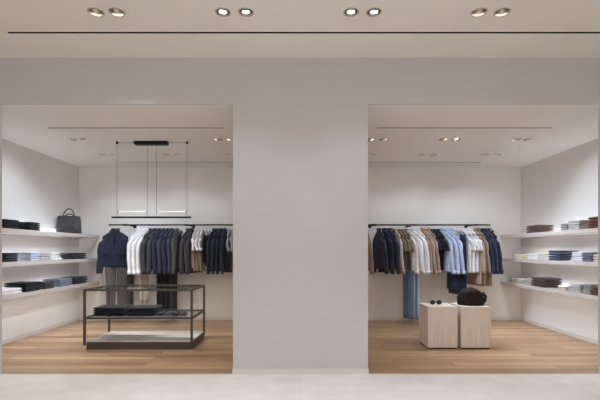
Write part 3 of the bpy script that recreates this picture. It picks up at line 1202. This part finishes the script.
def run(kind, mats, hooks, bottom, desc, where, rot, T=.04, W=.215, trim=None, pillar_last=True, own_hanger=True, fan=0):
    """a run of like garments, one per hanger"""
    n = len(hooks)
    for i, px in enumerate(hooks):
        SD[0] += 1
        mat = mats[i % len(mats)]
        rz = SIDE + math.radians(rot + fan * i)
        loc = at(px)
        L = zlen(bottom)
        k = n - 1 - i if pillar_last else i
        tail = '' if n == 1 else f', {ORD[k]} of {NUM[n]} from pillar'
        if own_hanger:
            hanger(loc, rz, f'hanger of {desc} {where}{tail}')
        if kind == 'folded':
            folded_trousers(mat, loc, rz, L - .178, f'{desc} {where}{tail}', f'{desc} {where}', T=T, W=W, seed=SD[0])
        else:
            garment(kind, mat, loc, rz, L, f'{desc} {where}{tail}', f'{desc} {where}', T=T * .88, W=W, seed=SD[0], trim=trim)


def legs(mats, hooks, bottom, L, desc, where, rot, T=.034, W=.18, hemw=.11, pillar_last=True):
    """trousers hung low on long drop hooks beneath the tops"""
    n = len(hooks)
    for i, px in enumerate(hooks):
        SD[0] += 1
        loc = at(px)
        rz = SIDE + math.radians(rot)
        zt = zlen(bottom) - L
        k = n - 1 - i if pillar_last else i
        tail = '' if n == 1 else f', {ORD[k]} of {NUM[n]} from pillar'
        trousers(mats[i % len(mats)], loc, rz, zt, L, f'{desc} {where}{tail}', f'{desc} {where}', W=W, T=T, seed=SD[0], hemw=hemw)
        h = thing('clothes_hanger', f'drop hanger of {desc} {where}{tail}', 'hanger', loc, rz, 'long drop hangers')
        pts = [(.0165 * math.cos(math.radians(-40 + 220 * q_ / 10)), 0, .0165 * math.sin(math.radians(-40 + 220 * q_ / 10))) for q_ in range(11)]
        MB().tube(pts + [(-.0165, 0, -.012), (0, 0, -.036), (0, 0, -zt + .012)], .0022, 6).build('hook', 'alu', h, True)
        MB().box(-W * .8, W * .8, -.006, .006, -zt + .004, -zt + .014).build('clip_bar', 'hang', h, bevel=.002)


# ---- rail behind the glass table
SD[0] += 1
FACE = math.radians(14)
loc = at(115.5)
hanger(loc, FACE, 'black hanger of the dark jacket turned to face the shop')
fj = garment('blazer', 'navy', loc, FACE, zlen(268), 'dark navy jacket turned to face the shop above grey trousers', None, T=.062, W=.205, seed=41)
MB().rings([[(w_ * math.cos(a_), -.058 + .012 * math.sin(a_), z_) for a_ in [2 * PI * k / 14 for k in range(14)]] for w_, z_ in ((.045, -.09), (.055, -.20), (.03, -.36))]).build('lining', 'midnight', fj, True)
legs(['greytrouser'], [116.4], 312, 1.02, 'grey wool trousers', 'facing the shop under dark jacket', -76, T=.034, W=.19, hemw=.15)
legs(['darkgrey'], [130], 311, .72, 'dark grey trousers', 'edge-on behind the grey trousers', 0, T=.03, W=.15)
legs(['offwhite'], [144], 304, 1.0, 'ivory trousers', 'below white shirts beside dark jacket', -14, T=.016, W=.13, hemw=.11)
run('shirt', ['white'], [140.4, 144, 147.6], 271, 'white shirt', 'beside facing dark jacket', -24, fan=3, T=.026)
run('blazer', ['charcoal'], [152, 157.2], 270, 'charcoal jacket', 'beside white shirts', -18, fan=3, T=.032)
run('blazer', ['navy', 'navy2'], [161, 165, 169, 173], 272, 'navy jacket', 'above long black trousers', -10, fan=3, T=.026)
run('blazer', ['plaid'], [177.4], 269, 'dark checked jacket', 'after four navy jackets', -2, T=.026)
legs(['black', 'midnight'], [161, 165, 169, 173], 313, 1.02, 'long black trousers', 'below navy jackets', -6, T=.017, W=.175, hemw=.15)
run('folded', ['black'], [182], 268, 'black trousers', 'between checked and charcoal jackets', 2, T=.024, W=.13)
run('blazer', ['charcoal'], [188.4, 192.6], 274, 'charcoal jacket', 'before the white tops', -14, fan=3, T=.028)
run('tee_shirt', ['white'], [195.8, 199.2, 202.6], 251, 'white short top', 'above beige trousers', -2, T=.020, W=.19)
run('folded', ['beige', 'greige', 'beige'], [195.8, 199.2, 202.6], 272, 'beige trousers', 'below white tops', -2, T=.009, W=.15, own_hanger=False)
run('folded', ['black'], [206.4, 210], 267, 'black trousers', 'next to white tops', 0, T=.019, W=.13)
run('blazer', ['navy', 'navy2'], [214.6, 218.2, 221.8, 225.4], 272, 'navy jacket', 'close to pillar behind table', -16, fan=3, T=.023)
run('tee_shirt', ['palegrey'], [229.4, 233], 253, 'pale grey top', 'against pillar behind table', 0, T=.022, W=.19)
run('folded', ['steel'], [229.4, 233], 273, 'grey trousers', 'below pale grey tops', 0, T=.010, W=.15, own_hanger=False)

# ---- rail behind the plinths
kw = dict(pillar_last=False)
run('overshirt', ['taupe'], [365.5], 271, 'taupe overshirt', 'half hidden by the pillar', 8, T=.036, **kw)
run('blazer', ['navy2', 'navy', 'navy2'], [379, 384.4, 389.4], 270, 'navy jacket', 'on plinth bay rail near pillar', 12, fan=3, T=.034, W=0.205, **kw)
run('overshirt', ['greige'], [394.6], 270, 'greige shirt', 'between navy jackets and tweed tops', 12, T=.024, **kw)
run('tee_shirt', ['tweed'], [398.4, 402, 405.4], 253, 'brown tweed top', 'above brown trousers', 12, T=.021, W=0.175, **kw)
run('folded', ['brown', 'taupe', 'brown'], [398.4, 402, 405.4], 271, 'brown trousers', 'below tweed tops', 12, T=.010, W=.15, own_hanger=False, **kw)
run('shirt', ['offwhite', 'white', 'white'], [408.2, 413, 417.6], 272, 'white shirt', 'above light blue jeans', 16, fan=3, T=.026, W=0.195, **kw)
legs(['midblue', 'washblue', 'washblue'], [407.6, 410.6, 414.8], 320, 1.0, 'light blue jeans', 'below white shirts', 12, T=.016, W=.155, hemw=.14, **kw)
run('shirt', ['tan', 'camel', 'tan'], [421.4, 424.6, 427.6], 272, 'tan shirt', 'beside white shirts', 18, fan=3, T=.019, W=0.185, **kw)
run('tee_shirt', ['navy', 'midnight', 'navy'], [430.8, 434, 437.2], 252, 'navy short top', 'above black trousers', 16, fan=3, T=.020, W=0.175, **kw)
run('folded', ['black'], [430.8, 434, 437.2], 271, 'black trousers', 'below navy tops', 20, T=.010, W=.15, own_hanger=False, **kw)
run('shirt', ['skyblue'], [442.4, 446.8, 451], 273, 'sky blue shirt', 'before dark blue jeans', 16, fan=3, T=.025, W=0.195, **kw)
run('folded', ['denim', 'deepdenim', 'denim'], [453.6, 457, 460.4], 295, 'dark blue jeans', 'after sky blue shirts', 12, T=.018, W=.15, **kw)
run('tee_shirt', ['white'], [464.2, 467.4, 470.6], 274, 'white tee shirt', 'beside dark blue jeans', 16, fan=3, T=.020, W=0.165, **kw)
run('coat', ['tan', 'taupe'], [474, 477.6], 286, 'long tan overshirt', 'beside white tee shirts', 16, fan=3, T=.020, W=0.175, **kw)
run('blazer', ['navy', 'navy2', 'navy'], [481.4, 484.6, 487.6], 271, 'navy jacket', 'at free end of rail', 16, fan=3, T=.019, W=0.195, **kw)
run('folded', ['cream', 'khaki', 'sand'], [481.4, 484.6, 487.6], 287, 'cream khaki trousers', 'below end navy jackets', 12, T=.009, W=.10, own_hanger=False, **kw)

# ------------------------------------------------------------------ world fill from the open end behind the viewer, plus added spots
w = bpy.data.worlds.new('World')
S.world = w
w.use_nodes = True
bgn = w.node_tree.nodes['Background']
bgn.inputs['Color'].default_value = (1.0, 0.86, 0.74, 1)
bgn.inputs['Strength'].default_value = 1.2
for x, y in ((-2.4, 2.2), (0, 2.0), (2.4, 2.2), (-2.4, -.5), (0, -.5), (2.4, -.5)):  # added spots out of view, raising the brightness of the outer room
    L = bpy.data.lights.new('spot_beam', 'SPOT')
    L.energy = 155
    L.spot_size = math.radians(95)
    L.spot_blend = .8
    L.shadow_soft_size = .06
    L.color = (.95, .98, 1.03)
    o = bpy.data.objects.new('spot_beam', L)
    COL.objects.link(o)
    o.location = (x, y, H_OUT - .03)

# ------------------------------------------------------------------ camera
cam = bpy.data.cameras.new('camera')
cam.sensor_width = 36
cam.lens = 24
cam.shift_y = 50 / 600
co = bpy.data.objects.new('camera', cam)
COL.objects.link(co)
co.location = (0, 0, EYE)
co.rotation_euler = (PI / 2, 0, 0)
S.camera = co
S.view_settings.view_transform = 'Standard'
S.view_settings.look = 'None'
S.view_settings.exposure = 0.0
S.view_settings.gamma = 1.0
S.view_settings.use_curve_mapping = False
S.cycles.use_denoising = True
S.cycles.max_bounces = 10
S.cycles.diffuse_bounces = 6
S.cycles.sample_clamp_indirect = 6
